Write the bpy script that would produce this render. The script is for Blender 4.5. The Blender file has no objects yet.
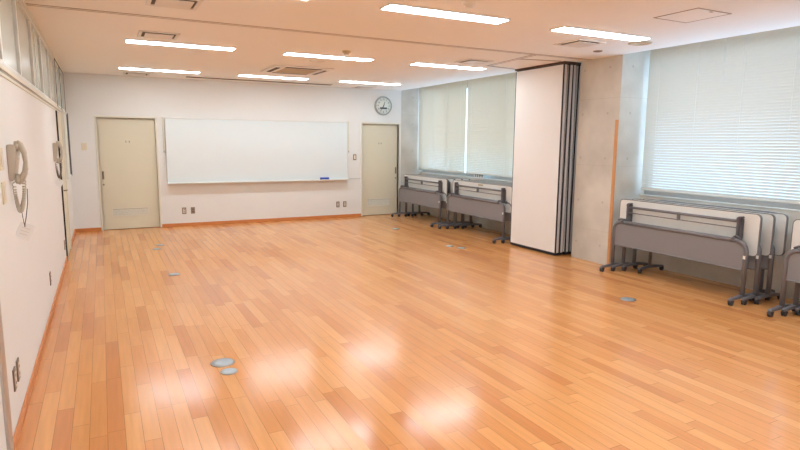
import bpy, bmesh, math, random
from mathutils import Vector, Matrix
random.seed(7)
PI = math.pi
C = bpy.context.scene.collection
S = bpy.context.scene

# ------------------------------------------------------------------ camera
W, H = 6.556, 2.786            # room width, ceiling height
FRONT = -13.3                  # wall behind the camera
f_px, yaw, pitch, roll = 572.9, 0.4778, 0.1437, 0.0084
camd = bpy.data.cameras.new('camera')
cam = bpy.data.objects.new('camera', camd)
C.objects.link(cam)
Fv = Vector((math.sin(yaw)*math.cos(pitch), math.cos(yaw)*math.cos(pitch), -math.sin(pitch)))
R0 = Vector((math.cos(yaw), -math.sin(yaw), 0))
U0 = R0.cross(Fv)
R1 = R0*math.cos(roll) + U0*math.sin(roll)
U1 = -R0*math.sin(roll) + U0*math.cos(roll)
m = Matrix((R1, U1, -Fv)).transposed().to_4x4()
m.translation = (0.513, -11.659, 1.645)
cam.matrix_world = m
camd.sensor_fit = 'HORIZONTAL'
camd.sensor_width = 36.0
camd.lens = f_px/800*36.0
camd.clip_start = 0.05
S.camera = cam

# ------------------------------------------------------------------ world, exposure
LAMP = 10.0                    # emission of the fluorescent diffusers
SKY = 2.1
world = bpy.data.worlds.new('daylight')
S.world = world
world.use_nodes = True
bg = world.node_tree.nodes['Background']
bg.inputs[0].default_value = (0.49, 0.70, 1.0, 1)
bg.inputs[1].default_value = SKY
S.view_settings.view_transform = 'Standard'
S.view_settings.look = 'None'
S.view_settings.gamma = 1
S.view_settings.use_curve_mapping = False
S.view_settings.exposure = 1.47

# ------------------------------------------------------------------ materials
def lin(c):
    c /= 255
    return c/12.92 if c <= .04045 else ((c+.055)/1.055)**2.4
def rgb(r, g, b):
    return (lin(r), lin(g), lin(b), 1)

def mat(name, col, rough=.5, metal=0, noise=0.0, nscale=20, bump=0.0, bscale=200, coat=0, spec=.5):
    mt = bpy.data.materials.new(name)
    mt.use_nodes = True
    nt = mt.node_tree
    b = nt.nodes['Principled BSDF']
    b.inputs['Base Color'].default_value = col
    b.inputs['Roughness'].default_value = rough
    b.inputs['Metallic'].default_value = metal
    b.inputs['Coat Weight'].default_value = coat
    b.inputs['Specular IOR Level'].default_value = spec
    if noise or bump:
        tc = nt.nodes.new('ShaderNodeTexCoord')
    if noise:
        n = nt.nodes.new('ShaderNodeTexNoise')
        n.inputs['Scale'].default_value = nscale
        n.inputs['Detail'].default_value = 4
        nt.links.new(tc.outputs['Object'], n.inputs['Vector'])
        mx = nt.nodes.new('ShaderNodeMix')
        mx.data_type = 'RGBA'
        mx.inputs[6].default_value = tuple(max(0, c*(1-noise)) for c in col[:3]) + (1,)
        mx.inputs[7].default_value = tuple(min(1, c*(1+noise)) for c in col[:3]) + (1,)
        nt.links.new(n.outputs['Fac'], mx.inputs[0])
        nt.links.new(mx.outputs[2], b.inputs['Base Color'])
    if bump:
        n2 = nt.nodes.new('ShaderNodeTexNoise')
        n2.inputs['Scale'].default_value = bscale
        nt.links.new(tc.outputs['Object'], n2.inputs['Vector'])
        bp = nt.nodes.new('ShaderNodeBump')
        bp.inputs['Strength'].default_value = bump
        bp.inputs['Distance'].default_value = .002
        nt.links.new(n2.outputs['Fac'], bp.inputs['Height'])
        nt.links.new(bp.outputs['Normal'], b.inputs['Normal'])
    return mt

def emis(name, col, strength):
    mt = bpy.data.materials.new(name)
    mt.use_nodes = True
    nt = mt.node_tree
    nt.nodes.clear()
    e = nt.nodes.new('ShaderNodeEmission')
    e.inputs[0].default_value = col
    e.inputs[1].default_value = strength
    o = nt.nodes.new('ShaderNodeOutputMaterial')
    nt.links.new(e.outputs[0], o.inputs[0])
    return mt

def floor_mat():
    mt = bpy.data.materials.new('wood_planks')
    mt.use_nodes = True
    nt = mt.node_tree
    L = nt.links.new
    b = nt.nodes['Principled BSDF']
    tc = nt.nodes.new('ShaderNodeTexCoord')
    sp = nt.nodes.new('ShaderNodeSeparateXYZ')
    L(tc.outputs['Object'], sp.inputs[0])
    def mth(op, a, bb=None, c=None):
        n = nt.nodes.new('ShaderNodeMath')
        n.operation = op
        for i, v in enumerate((a, bb, c)):
            if v is None: continue
            if isinstance(v, (int, float)): n.inputs[i].default_value = v
            else: L(v, n.inputs[i])
        return n.outputs[0]
    pw, pl = .09, .82
    u = mth('DIVIDE', sp.outputs[0], pw)
    col = mth('FLOOR', u)
    fu = mth('FRACT', u)
    wn = nt.nodes.new('ShaderNodeTexWhiteNoise'); wn.noise_dimensions = '1D'
    L(col, wn.inputs['W'])
    off = mth('MULTIPLY', wn.outputs['Value'], 7.31)
    v = mth('ADD', mth('DIVIDE', sp.outputs[1], pl), off)
    row = mth('FLOOR', v)
    fv = mth('FRACT', v)
    cb = nt.nodes.new('ShaderNodeCombineXYZ')
    L(col, cb.inputs[0]); L(row, cb.inputs[1])
    w2 = nt.nodes.new('ShaderNodeTexWhiteNoise'); w2.noise_dimensions = '3D'
    L(cb.outputs[0], w2.inputs['Vector'])
    # plank tone
    cr = nt.nodes.new('ShaderNodeValToRGB')
    e = cr.color_ramp.elements
    e[0].position = 0; e[0].color = FLOOR_COLS[0]
    e[1].position = 1; e[1].color = FLOOR_COLS[3]
    k = e.new(.22); k.color = FLOOR_COLS[1]
    k = e.new(.65); k.color = FLOOR_COLS[2]
    L(w2.outputs['Value'], cr.inputs[0])
    # grain
    mp = nt.nodes.new('ShaderNodeMapping')
    mp.inputs['Scale'].default_value = (42, 2.2, 1)
    ad = nt.nodes.new('ShaderNodeVectorMath'); ad.operation = 'ADD'
    sc = nt.nodes.new('ShaderNodeVectorMath'); sc.operation = 'SCALE'
    L(w2.outputs['Color'], sc.inputs[0]); sc.inputs['Scale'].default_value = 9
    L(tc.outputs['Object'], ad.inputs[0]); L(sc.outputs[0], ad.inputs[1])
    L(ad.outputs[0], mp.inputs[0])
    gn = nt.nodes.new('ShaderNodeTexNoise')
    gn.inputs['Scale'].default_value = 1.0; gn.inputs['Detail'].default_value = 5
    L(mp.outputs[0], gn.inputs['Vector'])
    gv = nt.nodes.new('ShaderNodeMapRange')
    gv.inputs['From Min'].default_value = .25; gv.inputs['From Max'].default_value = .75
    gv.inputs['To Min'].default_value = .9; gv.inputs['To Max'].default_value = 1.07
    L(gn.outputs['Fac'], gv.inputs[0])
    mul = nt.nodes.new('ShaderNodeVectorMath'); mul.operation = 'SCALE'
    L(cr.outputs[0], mul.inputs[0]); L(gv.outputs[0], mul.inputs['Scale'])
    # seams
    du = mth('MINIMUM', fu, mth('SUBTRACT', 1, fu))
    dv = mth('MINIMUM', fv, mth('SUBTRACT', 1, fv))
    su = mth('LESS_THAN', du, .013)
    sv = mth('LESS_THAN', dv, .0018)
    s = mth('MAXIMUM', su, sv)
    mx = nt.nodes.new('ShaderNodeMix'); mx.data_type = 'RGBA'
    L(mth('MULTIPLY', s, .7), mx.inputs[0])
    L(mul.outputs[0], mx.inputs[6])
    mx.inputs[7].default_value = rgb(105, 52, 22)
    L(mx.outputs[2], b.inputs['Base Color'])
    b.inputs['Roughness'].default_value = .3
    rr = mth('ADD', mth('MULTIPLY', w2.outputs['Value'], .05), .15)
    L(rr, b.inputs['Roughness'])
    b.inputs['Specular IOR Level'].default_value = .55
    # tiny cupping of each plank and the seam groove
    bp = nt.nodes.new('ShaderNodeBump')
    bp.inputs['Strength'].default_value = .25
    bp.inputs['Distance'].default_value = .001
    bn = nt.nodes.new('ShaderNodeTexNoise'); bn.inputs['Scale'].default_value = 6
    L(tc.outputs['Object'], bn.inputs['Vector'])
    L(mth('SUBTRACT', bn.outputs['Fac'], mth('MULTIPLY', s, .4)), bp.inputs['Height'])
    L(bp.outputs['Normal'], b.inputs['Normal'])
    return mt
FLOOR_COLS = [rgb(208, 135, 80), rgb(220, 150, 89), rgb(227, 159, 96), rgb(233, 168, 105)]

def concrete_mat():
    mt = bpy.data.materials.new('fair_faced_concrete')
    mt.use_nodes = True
    nt = mt.node_tree
    L = nt.links.new
    b = nt.nodes['Principled BSDF']
    tc = nt.nodes.new('ShaderNodeTexCoord')
    n = nt.nodes.new('ShaderNodeTexNoise'); n.inputs['Scale'].default_value = 2.2; n.inputs['Detail'].default_value = 7
    L(tc.outputs['Object'], n.inputs['Vector'])
    cr = nt.nodes.new('ShaderNodeValToRGB')
    cr.color_ramp.elements[0].position = .3; cr.color_ramp.elements[0].color = rgb(196, 190, 178)
    cr.color_ramp.elements[1].position = .72; cr.color_ramp.elements[1].color = rgb(222, 216, 205)
    L(n.outputs['Fac'], cr.inputs[0])
    # form-tie holes on a regular grid and pour lines
    sp = nt.nodes.new('ShaderNodeSeparateXYZ'); L(tc.outputs['Object'], sp.inputs[0])
    def mth(op, a, bb=None):
        k = nt.nodes.new('ShaderNodeMath'); k.operation = op
        for i, v in enumerate((a, bb)):
            if v is None: continue
            if isinstance(v, (int, float)): k.inputs[i].default_value = v
            else: L(v, k.inputs[i])
        return k.outputs[0]
    def cell(sock, pitch, off):
        return mth('MULTIPLY', mth('SUBTRACT', mth('FRACT', mth('DIVIDE', mth('ADD', sock, off), pitch)), .5), pitch)
    hor = mth('ADD', sp.outputs[1], sp.outputs[0])
    a = cell(hor, .45, .12); z = cell(sp.outputs[2], .6, .05)
    d = mth('SQRT', mth('ADD', mth('MULTIPLY', a, a), mth('MULTIPLY', z, z)))
    hole = mth('LESS_THAN', d, .016)
    seam = mth('LESS_THAN', mth('ABSOLUTE', cell(sp.outputs[2], .9, .0)), .003)
    mask = mth('MAXIMUM', mth('MULTIPLY', hole, .3), mth('MULTIPLY', seam, .18))
    mx = nt.nodes.new('ShaderNodeMix'); mx.data_type = 'RGBA'
    L(mask, mx.inputs[0]); L(cr.outputs[0], mx.inputs[6]); mx.inputs[7].default_value = rgb(120, 112, 102)
    L(mx.outputs[2], b.inputs['Base Color'])
    b.inputs['Roughness'].default_value = .75
    bp = nt.nodes.new('ShaderNodeBump'); bp.inputs['Strength'].default_value = .2; bp.inputs['Distance'].default_value = .004
    L(n.outputs['Fac'], bp.inputs['Height']); L(bp.outputs['Normal'], b.inputs['Normal'])
    return mt

def slat_mat(name, col, trans):
    mt = bpy.data.materials.new(name)
    mt.use_nodes = True
    nt = mt.node_tree
    nt.nodes.clear()
    L = nt.links.new
    d = nt.nodes.new('ShaderNodeBsdfDiffuse'); d.inputs[0].default_value = rgb(*col)
    t = nt.nodes.new('ShaderNodeBsdfTranslucent'); t.inputs[0].default_value = rgb(*trans)
    g = nt.nodes.new('ShaderNodeBsdfGlossy'); g.inputs['Roughness'].default_value = .35
    m1 = nt.nodes.new('ShaderNodeMixShader'); m1.inputs[0].default_value = .14
    m2 = nt.nodes.new('ShaderNodeMixShader'); m2.inputs[0].default_value = .04
    o = nt.nodes.new('ShaderNodeOutputMaterial')
    L(d.outputs[0], m1.inputs[1]); L(t.outputs[0], m1.inputs[2])
    L(m1.outputs[0], m2.inputs[1]); L(g.outputs[0], m2.inputs[2])
    L(m2.outputs[0], o.inputs[0])
    return mt

def pane_mat():
    mt = bpy.data.materials.new('window_glass')
    mt.use_nodes = True
    nt = mt.node_tree
    nt.nodes.clear()
    L = nt.links.new
    tr = nt.nodes.new('ShaderNodeBsdfTransparent'); tr.inputs[0].default_value = (.93, .97, .96, 1)
    g = nt.nodes.new('ShaderNodeBsdfGlossy'); g.inputs['Roughness'].default_value = .02
    mx = nt.nodes.new('ShaderNodeMixShader'); mx.inputs[0].default_value = .05
    o = nt.nodes.new('ShaderNodeOutputMaterial')
    L(tr.outputs[0], mx.inputs[1]); L(g.outputs[0], mx.inputs[2])
    L(mx.outputs[0], o.inputs[0])
    return mt

M = dict(
    wall=mat('wall_paint', rgb(236, 235, 232), .7, noise=.015, nscale=3, bump=.15, bscale=350, spec=.3),
    ceil=mat('ceiling_board', rgb(250, 247, 243), .85, bump=.2, bscale=260, spec=.2),
    floor=floor_mat(), concrete=concrete_mat(), slat=slat_mat('pale_blind_slat', (228, 220, 202), (222, 226, 226)), slat_c=slat_mat('cream_blind_slat', (234, 221, 198), (230, 226, 214)), glass=pane_mat(),
    base=mat('baseboard_wood', rgb(212, 134, 74), .35, noise=.08, nscale=8),
    strip=mat('guard_wood', rgb(212, 152, 100), .45, noise=.1, nscale=12),
    door=mat('door_paint', rgb(226, 219, 196), .42, noise=.01, nscale=3),
    frame=mat('door_frame_paint', rgb(230, 225, 208), .45),
    alu=mat('aluminium', rgb(196, 198, 198), .35, .85, noise=.03),
    alu_w=mat('white_aluminium', rgb(226, 226, 220), .35),
    board=mat('whiteboard_enamel', rgb(230, 239, 241), .2, coat=.3),
    lamp_rim=mat('lamp_housing', rgb(240, 238, 234), .5),
    lamp=emis('lamp_diffuser', (.84, .94, 1.0, 1), LAMP),
    vent=mat('vent_enamel', rgb(236, 230, 222), .5),
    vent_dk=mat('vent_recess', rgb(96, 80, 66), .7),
    grille=mat('ac_grille', rgb(206, 188, 156), .6),
    track=mat('ceiling_track', rgb(150, 122, 100), .45, .3),
    track_dk=mat('track_slot', rgb(84, 66, 54), .6),
    leg=mat('table_leg_paint', rgb(122, 120, 124), .4, .2, noise=.04),
    dark=mat('table_casting', rgb(98, 96, 100), .45, .2, noise=.04),
    panel=mat('modesty_panel', rgb(136, 134, 136), .5, noise=.025, nscale=60),
    top=mat('table_underside', rgb(230, 229, 224), .55, noise=.015, nscale=20),
    edge=mat('table_edge', rgb(118, 116, 116), .5),
    wheel=mat('caster_rubber', rgb(62, 60, 62), .55),
    sticker=mat('sticker_paper', rgb(240, 240, 238), .6),
    tan=mat('tan_label', rgb(190, 170, 130), .6),
    ppanel=mat('partition_laminate', rgb(240, 237, 234), .5, noise=.01, nscale=5),
    pseal=mat('partition_seal', rgb(34, 34, 42), .6),
    palu=mat('partition_edge_metal', rgb(204, 203, 205), .4, .2),
    prail=mat('partition_rail', rgb(82, 56, 42), .5),
    frost=mat('frosted_glass', rgb(206, 212, 200), .25, noise=.05, nscale=2),
    dark_gap=mat('shadow_gap_rubber', rgb(52, 46, 40), .8),
    phone=mat('phone_plastic', rgb(196, 186, 170), .45),
    phone_l=mat('phone_plastic_light', rgb(228, 224, 212), .45),
    phone_d=mat('phone_dark_plastic', rgb(112, 98, 82), .5),  # one even darker tone, for a cord and the door pull insets
    plate=mat('switch_plate', rgb(228, 216, 186), .45),
    steelplate=mat('outlet_frame', rgb(138, 122, 108), .4, .4),
    ivory=mat('outlet_insert', rgb(226, 214, 198), .5),
    capm=mat('floor_cap_metal', rgb(178, 192, 200), .3, .55),
    capr=mat('floor_cap_rim', rgb(168, 164, 160), .35, .9),
    blue=mat('eraser_blue', rgb(60, 90, 190), .5),
    felt=mat('eraser_felt', rgb(90, 110, 170), .9),
    clock_f=mat('clock_face', rgb(232, 238, 230), .4),
    clock_r=mat('clock_rim', rgb(172, 178, 174), .35, .3),
    black=mat('black_paint', rgb(36, 36, 40), .5),
    solar=mat('clock_solar_strip', rgb(72, 84, 92), .4),
    handle=mat('door_pull_metal', rgb(150, 140, 118), .35, .7),
    tack=mat('notice_board_face', rgb(222, 226, 216), .4),
    shade_slab=mat('shading_slab', rgb(150, 150, 150), .9),  # for the slab added out of view to shade the windows
)

# ------------------------------------------------------------------ mesh helpers
def add_box(bm, x0, x1, y0, y1, z0, z1, bev=0, seg=1, mi=0):
    mt = Matrix.Translation(((x0+x1)/2, (y0+y1)/2, (z0+z1)/2)) @ Matrix.Diagonal((abs(x1-x0), abs(y1-y0), abs(z1-z0), 1))
    r = bmesh.ops.create_cube(bm, size=1, matrix=mt)
    fs = {f for v in r['verts'] for f in v.link_faces}
    for f in fs: f.material_index = mi
    if bev:
        es = list({e for v in r['verts'] for e in v.link_edges})
        q = bmesh.ops.bevel(bm, geom=es, offset=bev, segments=seg, profile=.5, affect='EDGES')
        for f in q['faces']: f.material_index = mi
    return r

def ring_tube(bm, path, rad, n=10, cap=True, closed=False, mi=0):
    """round tube along a list of points"""
    pts = [Vector(p) for p in path]
    rings = []
    up = Vector((0, 0, 1))
    N = len(pts)
    prev = None
    for i, p in enumerate(pts):
        if closed:
            t = pts[(i+1) % N] - pts[i-1]
        else:
            t = pts[min(i+1, N-1)] - pts[max(i-1, 0)]
        t.normalize()
        if prev is None:
            a = up if abs(t.dot(up)) < .9 else Vector((1, 0, 0))
            u = t.cross(a).normalized()
        else:
            u = (prev - t*prev.dot(t)).normalized()
        prev = u
        w = t.cross(u)
        r = rad[i] if isinstance(rad, (list, tuple)) else rad
        rings.append([bm.verts.new(p + (u*math.cos(2*PI*k/n) + w*math.sin(2*PI*k/n))*r) for k in range(n)])
    M_ = N if closed else N-1
    for i in range(M_):
        a, b = rings[i], rings[(i+1) % N]
        for k in range(n):
            f = bm.faces.new((a[k], a[(k+1) % n], b[(k+1) % n], b[k]))
            f.smooth = True; f.material_index = mi
    if cap and not closed:
        f = bm.faces.new(list(reversed(rings[0]))); f.material_index = mi
        f = bm.faces.new(rings[-1]); f.material_index = mi

def lathe(bm, prof, center=(0, 0, 0), axis='Z', n=24, mi=0, smooth=True):
    """revolve (radius, height) profile"""
    c = Vector(center)
    def P(r, h, a):
        x, y = r*math.cos(a), r*math.sin(a)
        if axis == 'Z': return c + Vector((x, y, h))
        if axis == 'Y': return c + Vector((x, -h, y))      # h grows towards -y (into the room)
        return c + Vector((h, x, y))
    rings = []
    for r, h in prof:
        if r < 1e-6: rings.append([bm.verts.new(P(0, h, 0))])
        else: rings.append([bm.verts.new(P(r, h, 2*PI*k/n)) for k in range(n)])
    for i in range(len(rings)-1):
        a, b = rings[i], rings[i+1]
        for k in range(n):
            k2 = (k+1) % n
            if len(a) == 1 and len(b) == 1: continue
            if len(a) == 1: f = bm.faces.new((a[0], b[k2], b[k]))
            elif len(b) == 1: f = bm.faces.new((a[k], a[k2], b[0]))
            else: f = bm.faces.new((a[k], a[k2], b[k2], b[k]))
            f.smooth = smooth; f.material_index = mi

def prism(bm, outline, a0, a1, plane='YZ', mi=0):
    """extrude a 2-D outline: plane YZ extrudes along x, XZ along y, XY along z"""
    def P(u, v, w):
        if plane == 'YZ': return (w, u, v)
        if plane == 'XZ': return (u, w, v)
        return (u, v, w)
    A = [bm.verts.new(P(u, v, a0)) for u, v in outline]
    B = [bm.verts.new(P(u, v, a1)) for u, v in outline]
    n = len(A)
    fs = [bm.faces.new(A), bm.faces.new(list(reversed(B)))]
    for i in range(n):
        fs.append(bm.faces.new((A[i], B[i], B[(i+1) % n], A[(i+1) % n])))
    for f in fs: f.material_index = mi

def rrect(u0, u1, v0, v1, r, seg=5, corners=(1, 1, 1, 1)):
    """rounded rectangle outline; corners bl, br, tr, tl"""
    out = []
    for (cu, cv, a0, u, v, on) in ((u0+r, v0+r, PI, u0, v0, corners[0]), (u1-r, v0+r, 1.5*PI, u1, v0, corners[1]),
                                   (u1-r, v1-r, 0, u1, v1, corners[2]), (u0+r, v1-r, .5*PI, u0, v1, corners[3])):
        if on:
            for k in range(seg+1):
                a = a0 + .5*PI*k/seg
                out.append((cu + r*math.cos(a), cv + r*math.sin(a)))
        else:
            out.append((u, v))
    return out

def new():
    return bmesh.new()

def obj(name, bm, mats, parent=None, loc=None):
    bmesh.ops.recalc_face_normals(bm, faces=bm.faces[:])
    me = bpy.data.meshes.new(name)
    bm.to_mesh(me)
    bm.free()
    if not isinstance(mats, (list, tuple)): mats = [mats]
    for k in mats: me.materials.append(M[k] if isinstance(k, str) else k)
    o = bpy.data.objects.new(name, me)
    C.objects.link(o)
    if parent: o.parent = parent
    if loc: o.location = loc
    return o

def tag(o, label, cat, group=None, kind=None):
    if label: o['label'] = label
    if cat: o['category'] = cat
    if group: o['group'] = group
    if kind: o['kind'] = kind
    return o

def thing(name, label, cat, loc=(0, 0, 0), group=None, rotz=0):
    o = bpy.data.objects.new(name, None)
    o.empty_display_size = .1
    C.objects.link(o)
    o.location = loc
    o.rotation_euler = (0, 0, rotz)
    return tag(o, label, cat, group)

def struct(name, bm, mats, label, cat, parent=None):
    o = obj(name, bm, mats, parent)
    if not parent:
        tag(o, label, cat, kind='structure')
    return o

def box_obj(name, mats, parent, *b, bev=0, seg=1):
    bm = new(); add_box(bm, *b, bev=bev, seg=seg)
    return obj(name, bm, mats, parent)

def dup(root, loc, label, group=None):
    def cp(o, par):
        c = o.copy()
        C.objects.link(c)
        if par: c.parent = par
        for ch in [k for k in o.children]:
            cp(ch, c)
        return c
    r = cp(root, None)
    r.location = loc
    r['label'] = label
    if group: r['group'] = group
    return r

# ================================================================== ROOM SHELL
XO = 7.28                       # outer face of the window wall
XR = 7.06                        # face of the apron inside the window bays
SILL, HEAD = .95, 2.80
COL = (-6.20, -5.47)            # concrete column between the bays (y range)
COL2 = (-11.4, -10.6)

bm = new(); add_box(bm, -.2, XO, FRONT-.2, .25, -.15, 0)
struct('floor', bm, 'floor', 'glossy orange wood strip floor', 'floor')

bm = new()
add_box(bm, -.2, W, FRONT-.2, .25, H, H+.22)
struct('ceiling', bm, 'ceil', 'flat white ceiling', 'ceiling')

# back wall with two door openings
D1 = (.46, 1.42); D2 = (5.60, 6.50); DH = 2.035
bm = new()
add_box(bm, -.2, D1[0], 0, .2, 0, H)
add_box(bm, D1[1], D2[0], 0, .2, 0, H)
add_box(bm, D2[1], W, 0, .2, 0, H)
add_box(bm, D1[0], D1[1], 0, .2, DH, H)
add_box(bm, D2[0], D2[1], 0, .2, DH, H)
add_box(bm, D1[0], D1[1], .14, .2, 0, DH)
add_box(bm, D2[0], D2[1], .14, .2, 0, DH)
struct('wall_back', bm, 'wall', 'white plaster wall with the whiteboard', 'wall')

# left wall (lower part solid, glazed band above)
TZ0, TZ1 = 2.08, H
LD = (-2.68, -1.78)             # doorway in the left wall
bm = new()
add_box(bm, -.2, 0, FRONT-.2, LD[0], 0, TZ0-.06)
add_box(bm, -.2, 0, LD[1], 0, 0, TZ0-.06)
add_box(bm, -.2, -.1, LD[0], LD[1], 0, TZ0-.06)
add_box(bm, -.2, -.08, FRONT-.2, 0, TZ0-.06, H)
struct('wall_left', bm, 'wall', 'white partition wall on the left', 'wall')

bm = new(); add_box(bm, -.2, XO, FRONT-.2, FRONT, 0, H+.2)
struct('wall_front', bm, 'wall', 'white wall behind the viewer', 'wall')

# right wall: concrete columns, aprons, lintel, far end pier
bm = new()
add_box(bm, W, XO, COL[0], COL[1], 0, H+.22)
add_box(bm, W, XO, COL2[0], COL2[1], 0, H+.22)
add_box(bm, W, XO, FRONT-.2, COL2[0], 0, H+.22)
for y0, y1 in ((COL[1], 0), (COL2[1], COL[0])):
    add_box(bm, XR, XO, y0, y1, 0, SILL)
    add_box(bm, XR+.06, XO, y0, y1, HEAD, H+.22)
add_box(bm, W, XO, 0, .25, 0, H+.22)
add_box(bm, W, XO, FRONT-.2, 0, H+.20, H+.26)
struct('wall_right', bm, 'concrete', 'fair faced concrete window wall', 'wall')

# baseboards
BH, BT = .062, .012
def baseboard(name, *b):
    bm = new(); add_box(bm, *b, bev=.003)
    struct(name, bm, 'base', 'orange wooden baseboard', 'baseboard')
baseboard('baseboard_back', 0, D1[0]-.03, -BT, 0, 0, BH)
baseboard('baseboard_back_centre', D1[1]+.03, D2[0]-.03, -BT, 0, 0, BH)
baseboard('baseboard_left', 0, BT, -8.22, LD[0]-.06, 0, BH)
baseboard('baseboard_left_corner', 0, BT, LD[1]+.06, -BT-.002, 0, BH)

# doors in the back wall
def back_door(n, x0, x1, handle_left, louvre):
    bm = new()
    t = .035
    add_box(bm, x0-t, x0, -.012, .14, 0, DH+t, bev=.003)
    add_box(bm, x1, x1+t, -.012, .14, 0, DH+t, bev=.003)
    add_box(bm, x0, x1, -.012, .14, DH, DH+t, bev=.003)
    fr = struct('trim_%d' % n, bm, 'frame', 'cream steel door frame', 'door frame')
    bm = new(); add_box(bm, x0+.004, x1-.004, .055, .095, .008, DH-.004, bev=.002)
    d = struct('door_%d' % n, bm, 'door', 'cream flush door with a louvre', 'door')
    lx0, lx1, lz0, lz1 = louvre
    bm = new()
    yf = .055
    for b in ((lx0, lx1, yf-.007, yf, lz0, lz0+.012), (lx0, lx1, yf-.007, yf, lz1-.012, lz1),
              (lx0, lx0+.012, yf-.007, yf, lz0, lz1), (lx1-.012, lx1, yf-.007, yf, lz0, lz1)):
        add_box(bm, *b, mi=0)
    k = int((lz1-lz0-.03)/.02)
    for i in range(k):
        z = lz0+.02+i*.02
        vs = [bm.verts.new(p) for p in ((lx0+.012, yf-.006, z), (lx1-.012, yf-.006, z), (lx1-.012, yf-.001, z+.016), (lx0+.012, yf-.001, z+.016))]
        bm.faces.new(vs)
        vs = [bm.verts.new(p) for p in ((lx0+.012, yf-.0005, z+.016), (lx1-.012, yf-.0005, z+.016), (lx1-.012, yf-.0005, z+.021), (lx0+.012, yf-.0005, z+.021))]
        f = bm.faces.new(vs); f.material_index = 1
    obj('louvre', bm, ['frame', 'vent_dk'], d)
    hx = x0+.05 if handle_left else x1-.05
    bm = new(); add_box(bm, hx-.016, hx+.016, yf-.006, yf, .93, 1.08, bev=.004)
    add_box(bm, hx-.009, hx+.009, yf-.0075, yf-.005, .945, 1.065, mi=1)
    obj('door_handle', bm, ['handle', 'phone_d'], d)
    bm = new(); lathe(bm, [(.017, 0), (.017, .008), (.012, .011), (0, .011)], (hx, yf, .835), 'Y', 16)
    obj('lock_cylinder', bm, 'handle', d)
    cx = (x0+x1)/2
    bm = new()
    for s in (-1, 1):
        add_box(bm, cx+.005+s*.028-.007, cx+.005+s*.028+.007, yf-.012, yf, 1.595, 1.63, bev=.003)
    obj('coat_hook', bm, 'handle', d)
back_door(1, D1[0], D1[1], True, (.62, 1.24, .235, .40))
back_door(2, D2[0], D2[1], False, (5.74, 6.32, .20, .38))

# left wall: door, frame, transom band
bm = new()
add_box(bm, -.1, .022, LD[0]-.038, LD[0]-.012, 0, TZ0-.06, bev=.003)
add_box(bm, -.1, .022, LD[1], LD[1]+.05, 0, TZ0-.06, bev=.003)
struct('trim_3', bm, 'frame', 'cream frame of the left door', 'door frame')
bm = new(); add_box(bm, -.1, .019, LD[0]-.055, LD[0]-.038, 0, TZ0-.06)
struct('trim_4', bm, 'dark_gap', 'dark rubber gap beside the left door', 'trim')
bm = new(); add_box(bm, -.06, .008, LD[0]+.012, LD[1]-.002, .008, TZ0-.066, bev=.003)
d3 = struct('door_3', bm, 'door', 'cream door in the left wall', 'door')
bm = new(); ring_tube(bm, [(.008, LD[0]+.09, .95), (.05, LD[0]+.09, .95), (.055, LD[0]+.11, .95), (.055, LD[0]+.2, .95)], .009, 8)
obj('door_handle', bm, 'handle', d3)

# transom rail (double track) and head rail
bm = new()
add_box(bm, -.1, .008, FRONT, -.012, TZ0-.06, TZ0-.038, bev=.003)
add_box(bm, -.1, .002, FRONT, -.012, TZ0-.038, TZ0-.022, mi=1)
add_box(bm, -.1, .012, FRONT, -.012, TZ0-.022, TZ0+.012, bev=.003)
struct('trim_5', bm, ['frame', 'handle'], 'cream double rail under the transom windows', 'trim')
bm = new(); add_box(bm, -.08, .012, FRONT, -.012, H-.03, H, bev=.002)
struct('trim_6', bm, 'frame', 'cream head rail of the transom windows', 'trim')
ys = [-12.4, -11.4, -10.4, -9.4, -8.3, -7.25, -6.3, -5.25, -4.3, -3.3, -2.2, -1.22, -.1]
for i in range(len(ys)-1):
    y0, y1 = ys[i], ys[i+1]
    z0, z1 = TZ0+.012, H-.03
    bm = new()
    for b in ((y0, y0+.022, z0, z1), (y1-.022, y1, z0, z1)):
        add_box(bm, -.05, .0, b[0], b[1], b[2], b[3], bev=.002)
    for z in ((z0, z0+.035), (z1-.035, z1)):
        add_box(bm, -.05, .0, y0+.022, y1-.022, *z)
    ym = (y0+y1)/2
    if i % 3 == 1: add_box(bm, -.045, -.016, ym-.012, ym+.012, z0+.035, z1-.035)
    if i >= len(ys)-3:          # the last sashes open: dark gasket round them
        for b in ((y0-.0, y0+.012, z0, z1), (y1-.012, y1, z0, z1), (y0, y1, z0, z0+.01), (y0, y1, z1-.01, z1)):
            add_box(bm, .0, .006, *b, mi=1)
    w = struct('window_%d' % (i+4), bm, ['alu_w', 'dark_gap'], 'frosted transom window', 'window')
    bm = new(); add_box(bm, -.03, -.022, y0+.03, y1-.03, z0+.03, z1-.03)
    obj('pane', bm, 'frost', w)

# jamb of a doorway at the near end of the left wall
bm = new(); add_box(bm, -.02, .014, -8.36, -8.24, 0, TZ0-.06, bev=.004)
struct('trim_7', bm, 'alu', 'grey metal door jamb at the near end of the left wall', 'trim')

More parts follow.
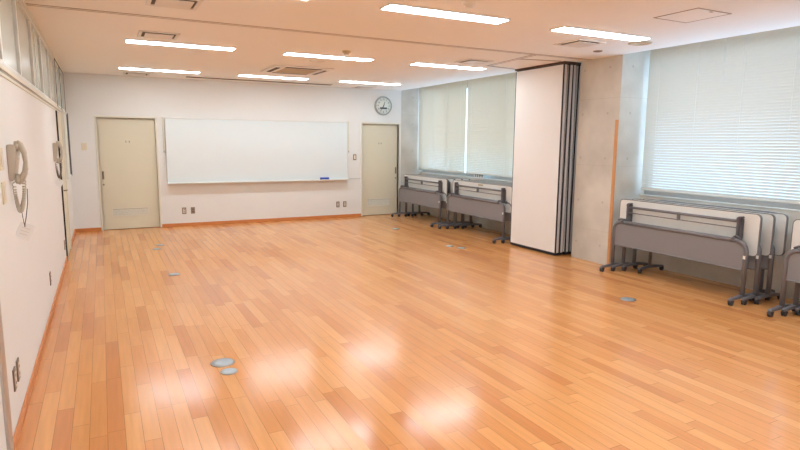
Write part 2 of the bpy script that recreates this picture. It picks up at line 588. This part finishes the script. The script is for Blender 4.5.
# ------------------------------------------------------------------ windows on the right
def big_window(n, y0, y1, mull):
    bm = new()
    xf0, xf1 = 7.13, 7.19
    add_box(bm, xf0, xf1, y0, y0+.05, SILL, HEAD, bev=.003)
    add_box(bm, xf0, xf1, y1-.05, y1, SILL, HEAD, bev=.003)
    add_box(bm, xf0, xf1, y0+.05, y1-.05, SILL, SILL+.07, bev=.003)
    add_box(bm, xf0, xf1, y0+.05, y1-.05, HEAD-.06, HEAD, bev=.003)
    for ym in mull:
        add_box(bm, xf0, xf1, ym-.03, ym+.03, SILL+.07, HEAD-.06, bev=.003)
    w = struct('window_%d' % n, bm, 'alu', 'aluminium framed window behind the blinds', 'window')
    edges = [y0+.02] + list(mull) + [y1-.02]
    for a, b in zip(edges[:-1], edges[1:]):
        bm = new(); add_box(bm, 7.157, 7.163, a, b, SILL+.05, HEAD-.04)
        obj('pane', bm, 'glass', w)
    bm = new(); add_box(bm, XR-.012, 7.13, y0, y1, SILL, SILL+.012, bev=.003)
    obj('window_sill', bm, 'alu_w', w)
big_window(1, COL[1], 0, (-1.2, -3.1, -4.6))
big_window(2, COL2[1], COL[0], (-8.28,))

def blind(label, y0, y1, wand, slat, deg):
    ROOT = thing('venetian_blind', label, 'blind', (7.0, (y0+y1)/2, 1.035), 'venetian blinds in the right wall windows')
    w = (y1-y0)/2
    hz = 2.985-1.035
    bm = new(); add_box(bm, -.02, .02, -w, w, hz-.035, hz, bev=.003)
    obj('headrail', bm, 'alu_w', ROOT)
    bm = new()
    pitch, half = .033, .0185
    n = int((hz-.05-.03)/pitch)
    tilt = math.radians(deg)
    for i in range(n):
        z = .03 + i*pitch
        prof = []
        for s in (-1, -.5, 0, .5, 1):
            bul = -.0028*(1-s*s)
            # slat leans: its room edge is high, nearly closed
            dx = -s*half*math.cos(tilt) - bul*math.sin(tilt)
            dz = s*half*math.sin(tilt) - bul*math.cos(tilt)
            prof.append((dx, z+dz))
        A = [bm.verts.new((x, -w, zz)) for x, zz in prof]
        B = [bm.verts.new((x, w, zz)) for x, zz in prof]
        for k in range(4):
            f = bm.faces.new((A[k], A[k+1], B[k+1], B[k])); f.smooth = True
    obj('slats', bm, slat, ROOT)
    bm = new(); add_box(bm, -.014, .014, -w, w, -.005, .016, bev=.004)
    obj('bottom_rail', bm, 'alu_w', ROOT)
    bm = new()
    for y in (-w*.82, -w*.28, w*.28, w*.82):
        ring_tube(bm, [(-.018, y, .01), (-.018, y, hz-.03)], .0016, 5)
    obj('ladder_cord', bm, 'alu_w', ROOT)
    bm = new(); ring_tube(bm, [(-.03, wand, hz-.03), (-.032, wand, hz-.62)], .003, 6)
    obj('tilt_wand', bm, 'alu_w', ROOT)
blind('cream venetian blind nearest the back wall, left of the narrow bright gap', -1.955, -.02, .85, 'slat_c', 63)
blind('cream venetian blind between the narrow bright gap and the folding partition', -3.96, -1.985, -.6, 'slat_c', 63)
blind('cream venetian blind tucked behind the folded partition stack', COL[1]+.03, -3.99, .4, 'slat_c', 63)
blind('wide pale blue lit venetian blind over the nearest folding tables', -8.27, COL[0]-.05, -.05, 'slat', 59)
blind('venetian blind beyond the right edge of the photo', -10.5, -8.30, -.05, 'slat', 59)

# unseen slab added outside to shade the upper part of the blinds
bm = new(); add_box(bm, XO, XO+1.5, FRONT, .3, 2.95, 3.1)
struct('trim_8', bm, 'shade_slab', 'added unseen slab shading the windows from above', 'shading slab')

# orange wooden corner guard on the column
bm = new(); add_box(bm, W-.014, W, COL[0], COL[0]+.05, 0, 1.96, bev=.003)
tag(obj('corner_guard', bm, 'strip'), 'orange brown wooden strip up the edge of the concrete column', 'corner guard')

# ================================================================== CEILING FITTINGS
def make_light(loc, label, group):
    t = thing('ceiling_light', label, 'ceiling light', loc, group)
    L_, w_ = 1.245, .21
    bm = new()
    for b in ((-L_/2, L_/2, -w_/2, -w_/2+.014), (-L_/2, L_/2, w_/2-.014, w_/2),
              (-L_/2, -L_/2+.014, -w_/2+.014, w_/2-.014), (L_/2-.014, L_/2, -w_/2+.014, w_/2-.014)):
        add_box(bm, b[0], b[1], b[2], b[3], -.014, 0)
    obj('frame', bm, 'lamp_rim', t)
    bm = new(); add_box(bm, -L_/2+.014, L_/2-.014, -w_/2+.014, w_/2-.014, -.020, -.001, bev=.004)
    obj('diffuser', bm, 'lamp', t)
    return t
LX = [1.445, 3.325, 5.22]
LY = [-1.28, -4.13, -7.12, -10.0, -12.3]
rown = ['in the row nearest the whiteboard', 'in the middle row just beyond the ceiling track',
        'in the row nearest the viewer', 'in the row above the viewer', 'in the row behind the viewer']
coln = ['left', 'centre', 'right']
first = None
for j, y in enumerate(LY):
    for i, x in enumerate(LX):
        lab = 'long glowing fluorescent ceiling light, %s one %s' % (coln[i], rown[j])
        if j == 2 and i == 0: lab = 'fluorescent ceiling light at the top edge, only its tip in the photo'
        loc = (x, y, H)
        if first is None: first = make_light(loc, lab, 'fluorescent ceiling lights')
        else: dup(first, loc, lab)

def make_diffuser(loc, label):
    t = thing('ceiling_vent', label, 'air vent', loc, 'square ceiling air vents')
    a = .205
    bm = new()
    for b in ((-a, a, -a, -a+.035), (-a, a, a-.035, a), (-a, -a+.035, -a+.035, a-.035), (a-.035, a, -a+.035, a-.035)):
        add_box(bm, *b, -.012, 0, bev=.003)
    obj('frame', bm, 'vent', t)
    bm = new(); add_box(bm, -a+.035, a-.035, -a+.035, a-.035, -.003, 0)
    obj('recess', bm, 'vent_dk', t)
    bm = new(); add_box(bm, -a+.062, a-.062, -a+.062, a-.062, -.022, -.012, bev=.004)
    obj('centre_plate', bm, 'vent', t)
    return t
v0 = make_diffuser((1.14, -4.66, H), 'square air vent in front of the left middle ceiling light')
for loc, lab in (((1.13, -.46, H), 'square air vent behind the left light nearest the whiteboard'),
                 ((1.12, -6.36, H), 'square air vent at the top left, cut by the photo edge'),
                 ((5.27, -4.70, H), 'square air vent between ceiling track and right middle light'),
                 ((5.45, -6.56, H), 'square air vent above the folding partition, by the nearest right light'),
                 ((5.50, -.30, H), 'square air vent over the wall clock')):
    dup(v0, loc, lab)

# four-way cassette air conditioner
t = thing('ceiling_air_conditioner', 'square cassette air conditioner with a beige grille in the ceiling centre', 'air conditioner', (3.38, -2.45, H))
bm = new(); add_box(bm, -.475, .475, -.475, .475, -.022, 0, bev=.012, seg=2)
obj('panel', bm, 'vent', t)
bm = new()
add_box(bm, -.27, .27, -.27, .27, -.03, -.022)
for i in range(17):
    x = -.25+i*.0312
    add_box(bm, x-.004, x+.004, -.25, .25, -.034, -.03)
obj('grille', bm, 'grille', t)
for k in range(4):
    bm = new(); add_box(bm, -.29, .29, -.415, -.345, -.028, -.021, bev=.004)
    add_box(bm, -.28, .28, -.35, -.338, -.0295, -.027, mi=1)
    o = obj('louvre_flap', bm, ['vent_dk', 'vent'], t)
    o.rotation_euler = (0, 0, k*PI/2)

# linear slot along the whiteboard wall
bm = new()
add_box(bm, 1.95, 4.75, -.47, -.455, -.006, 0); add_box(bm, 1.95, 4.75, -.335, -.32, -.006, 0)
add_box(bm, 1.95, 4.75, -.455, -.335, -.004, 0, mi=1)
tag(obj('screen_slot', bm, ['track', 'vent_dk'], loc=(0, 0, H)), 'long dark ceiling slot in front of the whiteboard wall', 'ceiling slot')

# round detectors and speakers
def disc(name, label, cat, x, y, prof, mats):
    bm = new()
    lathe(bm, prof, (0, 0, 0), 'Z', 28)
    tag(obj(name, bm, mats, loc=(x, y, H)), label, cat)
disc('smoke_detector', 'small round smoke detector in front of the centre middle light', 'smoke detector', 3.35, -4.66,
     [(0, -.045), (.03, -.045), (.034, -.03), (.05, -.026), (.055, 0)], 'grille')
disc('ceiling_speaker', 'flat round disc behind the centre middle ceiling light', 'ceiling speaker', 3.33, -3.62,
     [(0, -.006), (.1, -.006), (.105, -.01), (.12, -.008), (.125, 0)], 'vent')
disc('smoke_detector', 'round detector at the top edge beside the nearest centre light', 'smoke detector', 3.27, -7.54,
     [(0, -.04), (.03, -.04), (.036, -.026), (.055, -.02), (.06, 0)], 'vent')
disc('ceiling_speaker', 'flat round beige speaker off the right end of the nearest right light', 'ceiling speaker', 6.04, -6.90,
     [(0, -.006), (.1, -.006), (.106, -.012), (.125, -.008), (.13, 0)], 'grille')
disc('downlight', 'small dark round fitting near the top of the concrete column', 'ceiling fitting', 6.06, -6.25,
     [(0, -.004), (.04, -.004), (.046, -.012), (.055, -.008), (.058, 0)], 'track')

# access hatch
bm = new()
a = .225
for b in ((-a, a, -a, -a+.012), (-a, a, a-.012, a), (-a, -a+.012, -a+.012, a-.012), (a-.012, a, -a+.012, a-.012)):
    add_box(bm, *b, -.004, 0, mi=1)
add_box(bm, -a+.014, a-.014, -a+.014, a-.014, -.003, 0)
add_box(bm, -.02, .02, -a+.03, -a+.05, -.005, -.003, mi=1)
tag(obj('ceiling_hatch', bm, ['ceil', 'track'], loc=(5.27, -8.11, H)), 'square access hatch in the ceiling at the top right', 'ceiling hatch')

# ceiling tracks for the moving partition
def track(n, x0, y0, x1, y1, w=.07):
    bm = new()
    d = Vector((x1-x0, y1-y0, 0)); L_ = d.length; a = math.atan2(d.y, d.x)
    add_box(bm, 0, L_, -w/2, -w/2+.018, -.003, 0); add_box(bm, 0, L_, w/2-.018, w/2, -.003, 0)
    add_box(bm, 0, L_, -w/2+.018, w/2-.018, -.002, 0, mi=1)
    o = struct('trim_%d' % n, bm, ['track', 'ceil'], 'ceiling track of the folding partition', 'ceiling track')
    o.location = (x0, y0, H); o.rotation_euler = (0, 0, a)
track(9, 0.013, -5.64, W, -5.64)
track(10, 5.60, -5.60, 5.72, -4.45)
track(11, 5.70, -4.42, 6.40, -4.30, .05)
track(12, 5.68, -5.22, 6.30, -5.34, .05)

# ================================================================== BACK WALL THINGS
# whiteboard
t = thing('whiteboard', 'wide white wall-mounted whiteboard on the back wall', 'whiteboard', (3.41, 0, .83))
bw, bh = 3.66, 1.23
bm = new(); add_box(bm, -bw/2+.015, bw/2-.015, -.052, -.001, .02, bh-.012)
obj('panel', bm, 'board', t)
bm = new()
for b in ((-bw/2, bw/2, bh-.016, bh), (-bw/2, bw/2, .0, .02), (-bw/2, -bw/2+.016, .02, bh-.016), (bw/2-.016, bw/2, .02, bh-.016)):
    add_box(bm, b[0], b[1], -.06, 0, b[2], b[3], bev=.003)
obj('frame', bm, 'alu_w', t)
bm = new()
add_box(bm, -bw/2, bw/2, -.13, -.06, -.006, .006, bev=.003); add_box(bm, -bw/2, bw/2, -.135, -.127, -.006, .018, bev=.003)
obj('pen_tray', bm, 'alu_w', t)
for s in (-1, 1):
    bm = new(); x = s*(bw/2+.022)
    add_box(bm, x-.014, x+.014, -.035, 0, .62, bh+.015, bev=.004)
    add_box(bm, x-.016, x+.016, -.045, 0, .585, .62, bev=.004, mi=1)
    obj('side_rail', bm, ['frame', 'alu'], t)
for x in (-.62, .0, .3, .62):
    box_obj('clip', 'alu_w', t, x-.02, x+.02, -.068, -.058, bh-.022, bh-.004, bev=.003)

bm = new(); add_box(bm, -.095, .095, -.028, .028, .018, .055, bev=.012, seg=3)
e = obj('eraser_body', bm, 'blue')
root = thing('board_eraser', 'blue board eraser on the right end of the whiteboard tray', 'eraser', (4.69, -.094, .837))
e.name = 'grip'; e.parent = root
bm = new(); add_box(bm, -.1, .1, -.03, .03, 0, .019, bev=.003)
obj('felt', bm, 'felt', root)

bm = new(); add_box(bm, 5.275, D2[0]-.04, -.008, 0, .836, .846)
tag(obj('cable_cover', bm, 'alu'), 'thin grey cable strip from whiteboard to the right door', 'cable cover')

def plate(name, label, cat, loc, w, h, rot=0, mats=('steelplate', 'ivory'), group=None, inner=True):
    t = thing(name, label, cat, loc, group, rotz=rot)
    bm = new(); add_box(bm, -w/2, w/2, -.008, 0, -h/2, h/2, bev=.002)
    obj('cover_plate', bm, mats[0], t)
    bm = new(); add_box(bm, -w*.27, w*.27, -.011, -.008, -h*.34, h*.34, bev=.001)
    obj('insert', bm, mats[1], t)
    if inner:
        for z in (-h*.17, h*.17):
            box_obj('socket_hole', 'black', t, -.009, .009, -.0115, -.0105, z-.008, z+.008)
    return t
g = 'outlets low on the back wall'
plate('wall_outlet', 'brown rimmed outlet below the whiteboard left end, nearer the left door', 'outlet', (1.86, 0, .30), .075, .125, group=g)
plate('wall_outlet', 'brown rimmed outlet below the whiteboard left end, farther from the door', 'outlet', (2.02, 0, .30), .075, .125, group=g, mats=('steelplate', 'steelplate'))
plate('wall_outlet', 'brown rimmed outlet low on the back wall under the eraser', 'outlet', (5.02, 0, .29), .075, .125, group=g)
plate('wall_outlet', 'brown rimmed outlet low on the back wall, next to the right door', 'outlet', (5.18, 0, .29), .075, .125, group=g)
plate('wall_switch', 'brown rimmed switch between whiteboard and right door', 'switch', (5.42, 0, 1.31), .075, .125, inner=False)
plate('wall_switch', 'beige switch plate left of the left back door', 'switch', (.24, 0, 1.52), .08, .12, mats=('plate', 'ivory'), inner=False)
R90 = PI/2
plate('wall_outlet', 'grey outlet low on the left wall, nearest the viewer', 'outlet', (0, -7.95, .31), .075, .125, R90, group='outlets low on the left wall')
plate('wall_outlet', 'grey outlet low on the left wall, second from the viewer', 'outlet', (0, -7.80, .31), .075, .125, R90, group='outlets low on the left wall')
plate('wall_outlet', 'grey outlet alone halfway along the left wall', 'outlet', (0, -5.35, .32), .075, .125, R90, group='outlets low on the left wall')
plate('wall_outlet', 'grey outlet low on the left wall by the dark door gap', 'outlet', (0, -2.98, .26), .075, .125, R90, group='outlets low on the left wall')
plate('wall_switch', 'beige switch plate at the left edge, upper of two', 'switch', (0, -7.72, 1.53), .12, .125, R90, mats=('plate', 'ivory'), inner=False)
plate('wall_switch', 'beige switch plate at the left edge, lower of two', 'switch', (0, -7.72, 1.34), .12, .125, R90, mats=('plate', 'ivory'), inner=False)

# clock
t = thing('wall_clock', 'round white wall clock with a grey rim above the right door', 'clock', (6.10, 0, 2.435))
bm = new(); lathe(bm, [(.155, 0), (.204, 0), (.206, .03), (.2, .046), (.192, .046), (.187, .034), (.155, .03)], (0, 0, 0), 'Y', 40)
obj('rim', bm, 'clock_r', t)
bm = new(); lathe(bm, [(.0, .033), (.188, .033), (.188, .004), (0, .004)], (0, 0, 0), 'Y', 40)
obj('face', bm, 'clock_f', t)
bm = new()
for k in range(60):
    a = 2*PI*k/60
    big = k % 5 == 0
    r0, r1, w_ = (.158, .174, .004) if big else (.166, .174, .0015)
    mtx = Matrix.Rotation(-a, 4, 'Y')
    r = bmesh.ops.create_cube(bm, size=1, matrix=mtx @ Matrix.Translation((0, -.0345, (r0+r1)/2)) @ Matrix.Diagonal((w_, .002, r1-r0, 1)))
obj('minute_marks', bm, 'black', t)
bm = new()
dg = bpy.context.evaluated_depsgraph_get
for k in range(1, 13):
    cu = bpy.data.curves.new('n', 'FONT'); cu.body = str(k); cu.size = .052
    cu.align_x = 'CENTER'; cu.align_y = 'CENTER'
    to = bpy.data.objects.new('n', cu); C.objects.link(to)
    me = bpy.data.meshes.new_from_object(to.evaluated_get(dg()))
    a = 2*PI*k/12
    me.transform(Matrix.Translation((.132*math.sin(a), -.0345, .132*math.cos(a))) @ Matrix.Rotation(PI/2, 4, 'X'))
    bm.from_mesh(me)
    bpy.data.objects.remove(to); bpy.data.curves.remove(cu); bpy.data.meshes.remove(me)
obj('numerals', bm, 'black', t)
bm = new(); add_box(bm, -.085, .085, -.0365, -.033, -.07, -.035)
obj('dark_strip', bm, 'solar', t)
def hand(name, ang, l, w_, y):
    bm = new()
    prism(bm, [(-w_, -.03), (w_, -.03), (w_*.5, l), (-w_*.5, l)], y-.002, y, 'XZ')
    o = obj(name, bm, 'black', t); o.rotation_euler = (0, math.radians(ang), 0)
hand('hour_hand', 18, .095, .007, -.039); hand('minute_hand', 214, .14, .005, -.042)
bm = new(); lathe(bm, [(.01, .033), (.01, .046), (0, .046)], (0, 0, 0), 'Y', 14); obj('hub', bm, 'black', t)

# ================================================================== LEFT WALL THINGS
def wall_phone(loc, label, tag_card):
    t = thing('wall_telephone', label, 'telephone', loc, 'wall telephones on the left wall')
    t.scale = (.66, .9, 1.0)
    # wedge base on the wall: x out from wall, y along it
    bm = new()
    prism(bm, [(.0, -.11), (.035, -.11), (.075, .06), (.06, .11), (0, .11)], -.11, .11, 'XZ')
    bmesh.ops.bevel(bm, geom=bm.edges[:], offset=.006, segments=2, affect='EDGES')
    obj('base', bm, 'phone', t)
    bm = new()
    rot = Matrix.Rotation(math.radians(-13), 4, 'Y')
    for r in range(4):
        for c in range(3):
            bmesh.ops.create_cube(bm, size=1, matrix=Matrix.Translation((.052+.0105*(1.5-r)*.8, .035+.022*(c-1), .0+.024*(1.5-r))) @ rot @ Matrix.Diagonal((.012, .015, .015, 1)))
    obj('keypad', bm, 'phone_l', t)
    # handset hangs on the near side of the base
    bm = new()
    path = [(.075, -.055, .115), (.105, -.055, .1), (.128, -.055, .06), (.135, -.055, 0), (.122, -.055, -.06), (.095, -.055, -.1), (.062, -.055, -.115)]
    ring_tube(bm, path, [.026, .028, .023, .02, .023, .028, .025], 12)
    for (x, z) in ((.085, .1), (.075, -.1)):
        lathe(bm, [(0, -.03), (.03, -.03), (.033, -.012), (.028, .005), (0, .005)], (x, -.055, z), 'X', 16)
    h = obj('handset', bm, 'phone', t)
    bm = new(); add_box(bm, .142, .157, -.069, -.041, -.045, .045, bev=.006, seg=2)
    obj('handset_inlay', bm, 'phone_l', h)
    # coiled cord loops below
    bm = new()
    pts = []
    N = 420
    ctrl = lambda q: Vector((.03+.085*q, -.075-.03*math.sin(PI*q), -.11-.205*math.sin(PI*q)**.6+.03*q))
    for i in range(N+1):
        q = i/N
        c = ctrl(q); a = q*2*PI*52
        pts.append(c + Vector((.014*math.cos(a), .011*math.sin(a), .004*math.sin(a))))
    ring_tube(bm, pts, .004, 5)
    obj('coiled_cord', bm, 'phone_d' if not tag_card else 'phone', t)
    return t
wall_phone((0, -7.36, 1.50), 'beige wall telephone with curled cord at the left edge', True)
wall_phone((0, -3.62, 1.49), 'beige wall telephone beside the dark door gap', False)

t = thing('hanging_tag', 'white card hanging on a dark string below the nearer telephone', 'tag', (.045, -7.34, 1.06))
bm = new()
ring_tube(bm, [(.03, .03, .27), (.028, .01, .18), (.015, -.005, .09), (.006, 0, .05), (.003, .0, .028)], .0028, 6)
ring_tube(bm, [(.02, -.03, .27), (-.005, -.04, .17), (-.0, -.02, .08), (.003, 0, .035)], .002, 6)
obj('string', bm, 'dark', t)
bm = new()
r = bmesh.ops.create_cube(bm, size=1, matrix=Matrix.Rotation(.35, 4, 'Z') @ Matrix.Rotation(.45, 4, 'Y') @ Matrix.Diagonal((.085, .004, .1, 1)))
obj('card', bm, 'sticker', t)
bm = new()
for k in range(3):
    bmesh.ops.create_cube(bm, size=1, matrix=Matrix.Rotation(.35, 4, 'Z') @ Matrix.Rotation(.45, 4, 'Y') @ Matrix.Translation((0, -.0025, .02-.02*k)) @ Matrix.Diagonal((.05, .001, .004, 1)))
obj('printed_lines', bm, 'ivory', t)

t = thing('hanging_tag', 'pale card hanging under the farther telephone', 'tag', (.04, -3.66, 1.13))
bm = new(); ring_tube(bm, [(.02, .01, .12), (.015, 0, .07), (.003, 0, .025)], .003, 6); obj('string', bm, 'dark', t)
bm = new(); bmesh.ops.create_cube(bm, size=1, matrix=Matrix.Rotation(.5, 4, 'Y') @ Matrix.Diagonal((.075, .004, .08, 1))); obj('card', bm, 'sticker', t)

t = thing('notice_board', 'pale notice board with a dark far edge on the left wall by the corner', 'notice board', (0, -1.15, 1.07))
bm = new(); add_box(bm, .0, .03, -.5, .48, 0, .98); obj('panel', bm, 'tack', t)
bm = new()
for b in ((-.52, -.5, -.02, 1.0), (-.5, .48, .98, 1.0), (-.5, .48, -.02, 0)):
    add_box(bm, 0, .045, *b, bev=.003)
obj('frame', bm, 'alu_w', t)
bm = new(); add_box(bm, 0, .055, .48, .52, -.02, 1.0, bev=.003); obj('edge_stile', bm, 'dark', t)

# ================================================================== FLOOR CAPS
def cap(x, y, r, label):
    t = thing('floor_socket', label, 'floor socket', (x, y, 0), 'round metal floor sockets')
    bm = new(); lathe(bm, [(r*.86, .0), (r, 0), (r, .003), (r*.95, .006), (r*.86, .006)], (0, 0, 0), 'Z', 32)
    obj('rim', bm, 'capr', t)
    bm = new(); lathe(bm, [(r*.855, .001), (r*.855, .0065), (r*.5, .0075), (0, .0078)], (0, 0, 0), 'Z', 32)
    obj('lid', bm, 'capm', t)
cap(1.225, -7.42, .088, 'larger of two round metal floor sockets lying side by side')
cap(1.235, -7.61, .062, 'smaller of two round metal floor sockets lying side by side')
cap(1.22, -4.23, .07, 'round metal floor socket alone on the left, midway to the wall')
cap(1.25, -2.0, .06, 'round metal floor socket below the left door, farther of two')
cap(1.17, -2.33, .06, 'round metal floor socket below the left door, nearer of two')
cap(5.42, -7.5, .08, 'round metal floor socket in front of the nearest tables')
cap(5.38, -4.0, .06, 'round metal floor socket left of the partition, farther of two')
cap(5.46, -4.22, .065, 'round metal floor socket left of the partition, nearer of two')
cap(5.43, -2.0, .07, 'round metal floor socket in front of the tables by the back door')

# ================================================================== FOLDING PARTITION STACK
t = thing('folding_partition', 'tall white folding partition stacked against the concrete column', 'partition', (6.34, -5.36, 0))
PW, PH = 1.05, 2.745
x = 0
tilts = [0, .009, -.008, .009, -.008]
for k in range(5):
    th = .074
    pn = bpy.data.objects.new('panel', None)
    bm = new()
    add_box(bm, 0, th, .012, PW-.012, .05, PH, bev=.002)
    pn = obj('panel', bm, 'ppanel', t, (x, 0, 0))
    if tilts[k]: pn.rotation_euler = (0, tilts[k], 0); pn.location.x -= tilts[k]*1.3
    for y0, y1 in ((-.004, .012), (PW-.012, PW+.004)):
        bm = new()
        add_box(bm, .022, .066, y0, y1, .05, PH, bev=.003)
        obj('edge_profile', bm, 'palu', pn)
        s = -.001 if y0 < .5 else 0
        bm = new()
        add_box(bm, .001, .022, y0+.003, y1-.002, .05, PH)
        add_box(bm, .066, .073, y0+.003, y1-.002, .05, PH)
        obj('edge_seal', bm, 'pseal', pn)
    bm = new(); add_box(bm, .008, th-.008, .015, PW-.015, .012, .05)
    obj('bottom_sweep', bm, 'pseal', pn)
    bm = new(); add_box(bm, .008, th-.008, .015, PW-.015, PH, PH+.012)
    obj('top_sweep', bm, 'pseal', pn)
    x += th+.016
bm = new(); add_box(bm, -.01, x, -.02, PW+.02, PH+.014, H, bev=.003)
obj('top_rail', bm, 'prail', t)
bm = new()
for yy in (.2, .85):
    for k in range(5):
        xx = k*.09+.037
        ring_tube(bm, [(xx, yy, 0.0), (xx, yy, .014)], .012, 8)
obj('floor_bolt', bm, 'dark', t)

# ================================================================== FOLDING TABLES
def make_table(loc, label, group):
    """flip-top table: origin on the floor under the far leg, runs along -y; window side is +x"""
    t = thing('folding_table', label, 'table', loc, group)
    LS = 1.73                      # leg spacing
    ZB = .655                      # beam height
    R = .11
    for s, y in ((0, 0), (1, -LS)):
        sg = -1 if s == 0 else 1
        pts = [(0, y, .085), (0, y, ZB-R)]
        for k in range(1, 7):
            a = .5*PI*k/6
            pts.append((0, y+sg*R*(1-math.cos(a)), ZB-R+R*math.sin(a)))
        bm = new(); ring_tube(bm, pts, .024, 12)
        lg = obj('leg', bm, 'leg', t)
        if s == 1:
            bm = new(); add_box(bm, -.026, -.0235, y-.012, y+.014, .475, .51)
            obj('sticker', bm, 'sticker', lg)
            lg.children[0]['label'] = 'white paper sticker'
        bm = new()
        prism(bm, [(-.20, .05), (-.205, .066), (-.19, .078), (-.05, .092), (.05, .098), (.13, .09), (.245, .074), (.258, .062), (.252, .05), (0, .062)], y-.019, y+.019, 'XZ')
        bmesh.ops.bevel(bm, geom=[e for e in bm.edges if abs(e.verts[0].co.y-e.verts[1].co.y) < 1e-5], offset=.006, segments=2, affect='EDGES')
        ft = obj('foot', bm, 'leg', t)
        for cx in (-.18, .232):
            bm = new()
            for q in (-.0125, .0125):
                lathe2(bm, (cx, y+q, .026), .026, .011)
            add_box(bm, cx-.016, cx+.02, y-.01, y+.01, .022, .05, bev=.004)
            prism(bm, [(cx-.024, .03), (cx-.02, .048), (cx, .058), (cx+.022, .05), (cx+.026, .03), (cx, .045)], y-.0205, y+.0205, 'XZ')
            obj('caster', bm, 'wheel', ft)
    bm = new(); ring_tube(bm, [(0, -R, ZB), (0, -LS+R, ZB)], .024, 12)
    obj('beam', bm, 'leg', t)
    out = rrect(-LS+.014, -.014, .355, ZB-.01, R-.02, 6, (0, 0, 1, 1))
    bm = new(); prism(bm, out, -.008, .004, 'YZ')
    obj('modesty_panel', bm, 'panel', t)
    bm = new(); add_box(bm, -.016, .008, -LS+.02, -.02, .347, .361, bev=.003)
    obj('panel_hem', bm, 'leg', t)
    # flipped top
    TX0, TX1 = .125, .150
    ty0, ty1 = -LS-.045, .045
    bm = new(); prism(bm, rrect(ty0+.004, ty1-.004, .494, .934, .045, 6), TX0, TX1, 'YZ')
    tp = obj('tabletop', bm, 'top', t)
    o_ = rrect(ty0, ty1, .49, .938, .05, 6); i_ = rrect(ty0+.006, ty1-.006, .496, .932, .045, 6)
    bm = new()
    A = [[bm.verts.new((xx, u, v)) for u, v in oo] for xx, oo in ((TX0-.003, i_), (TX0-.003, o_), (TX1+.003, o_), (TX1+.003, i_))]
    n = len(o_)
    for a_, b_ in zip(A, A[1:]+A[:1]):
        for k in range(n):
            bm.faces.new((a_[k], a_[(k+1) % n], b_[(k+1) % n], b_[k]))
    obj('edge_band', bm, 'edge', tp)
    for y in (-.145, -LS+.145):
        sg = 1 if y > -.5 else -1
        bm = new()
        add_box(bm, .045, .10, y-.014, y+.014, .645, .885, bev=.006, seg=2)
        add_box(bm, .06, .125, y-.022, y+.022, .66, .875, bev=.004)
        ring_tube(bm, [(.03, y-.022, .89), (.1, y-.022, .89)], .014, 8)
        ring_tube(bm, [(.072, y-.022, .872), (.072, y+.022, .872)], .02, 12)
        br = obj('flip_bracket', bm, 'dark', t)
        bm = new()
        prism(bm, [(y-.03, .64), (y+sg*.01, .70), (y+.03, .64)], -.024, .06, 'YZ')
        ring_tube(bm, [(.02, y, .69), (.0, y+sg*.05, .695), (-.01, y+sg*.085, .675)], .012, 8)
        obj('release_lever', bm, 'dark', br)
    bm = new(); ring_tube(bm, [(.07, -.145, .848), (.07, -LS+.145, .848)], .016, 10)
    obj('cross_tube', bm, 'leg', t)
    bm = new(); ring_tube(bm, [(.06, -.145, .778), (.06, -LS+.145, .778)], .006, 8)
    obj('release_rod', bm, 'edge', t)
    bm = new(); add_box(bm, .05, .09, -LS/2-.012, -LS/2+.012, .768, .866, bev=.004)
    obj('rod_clip', bm, 'leg', t)
    return t

def lathe2(bm, c, r, w_):
    lathe(bm, [(0, -w_/2), (r*.9, -w_/2), (r, -w_/4), (r, w_/4), (r*.9, w_/2), (0, w_/2)], c, 'Y', 16)

ordn = ['frontmost', 'second', 'third', 'rearmost']
groups = [
    ('grey folding table nested beside the right back door, %s of its four', 'tables nested by the back door', (6.35, -.36), 4, (.145, -.045)),
    ('grey folding table nested beside the white folding partition, %s of its four', 'tables nested by the partition', (6.36, -2.37), 4, (.145, -.045)),
    ('grey folding table nested under the near blind beside the column, %s of its four', 'tables nested under the near window', (6.375, -6.40), 4, (.15, -.045)),
    ('grey folding table cut by the right photo edge, %s of its three', 'tables nested at the right photo edge', (6.345, -8.545), 3, (.15, -.045)),
]
proto = None
for lab, g, (x0, y0), n, (dx, dy) in groups:
    for k in range(n):
        ox, oy = dx*k, dy*k
        if k == 3 and x0 == 6.375: ox, oy = .37, -.28
        nm = ordn[k] if k < n-1 else 'rearmost'
        loc = (x0+ox, y0+oy, 0)
        if proto is None: r_ = proto = make_table(loc, lab % nm, g)
        else:
            r_ = dup(proto, loc, lab % nm, g)
            if ox == .37: r_.scale = (1, .82, 1)
        if k == 0 and lab.startswith('grey folding table nested beside the white'):
            labelled = r_

box_obj('sticker', 'tan', labelled, .1205, .1225, -.95, -.80, .885, .91)['label'] = 'small tan label'

# card standing on the sill, and the tan label on a table
t = thing('notice_card', 'small white card with dark marks standing on the far window sill', 'card', (7.02, -2.42, SILL+.012))
bm = new(); add_box(bm, -.002, .002, -.17, .17, 0, .085); obj('card', bm, 'sticker', t)
bm = new()
for k, (yy, w_, h0, h1) in enumerate(((.115, .04, .025, .065), (.045, .05, .022, .066), (-.035, .05, .022, .066), (-.11, .045, .026, .064))):
    add_box(bm, -.003, -.002, yy-w_/2, yy+w_/2, h0, h0+.012)
    add_box(bm, -.003, -.002, yy-w_/2, yy+w_/2, h1-.012, h1)
    add_box(bm, -.003, -.002, yy-.006, yy+.006, h0, h1)
obj('dark_marks', bm, 'black', t)
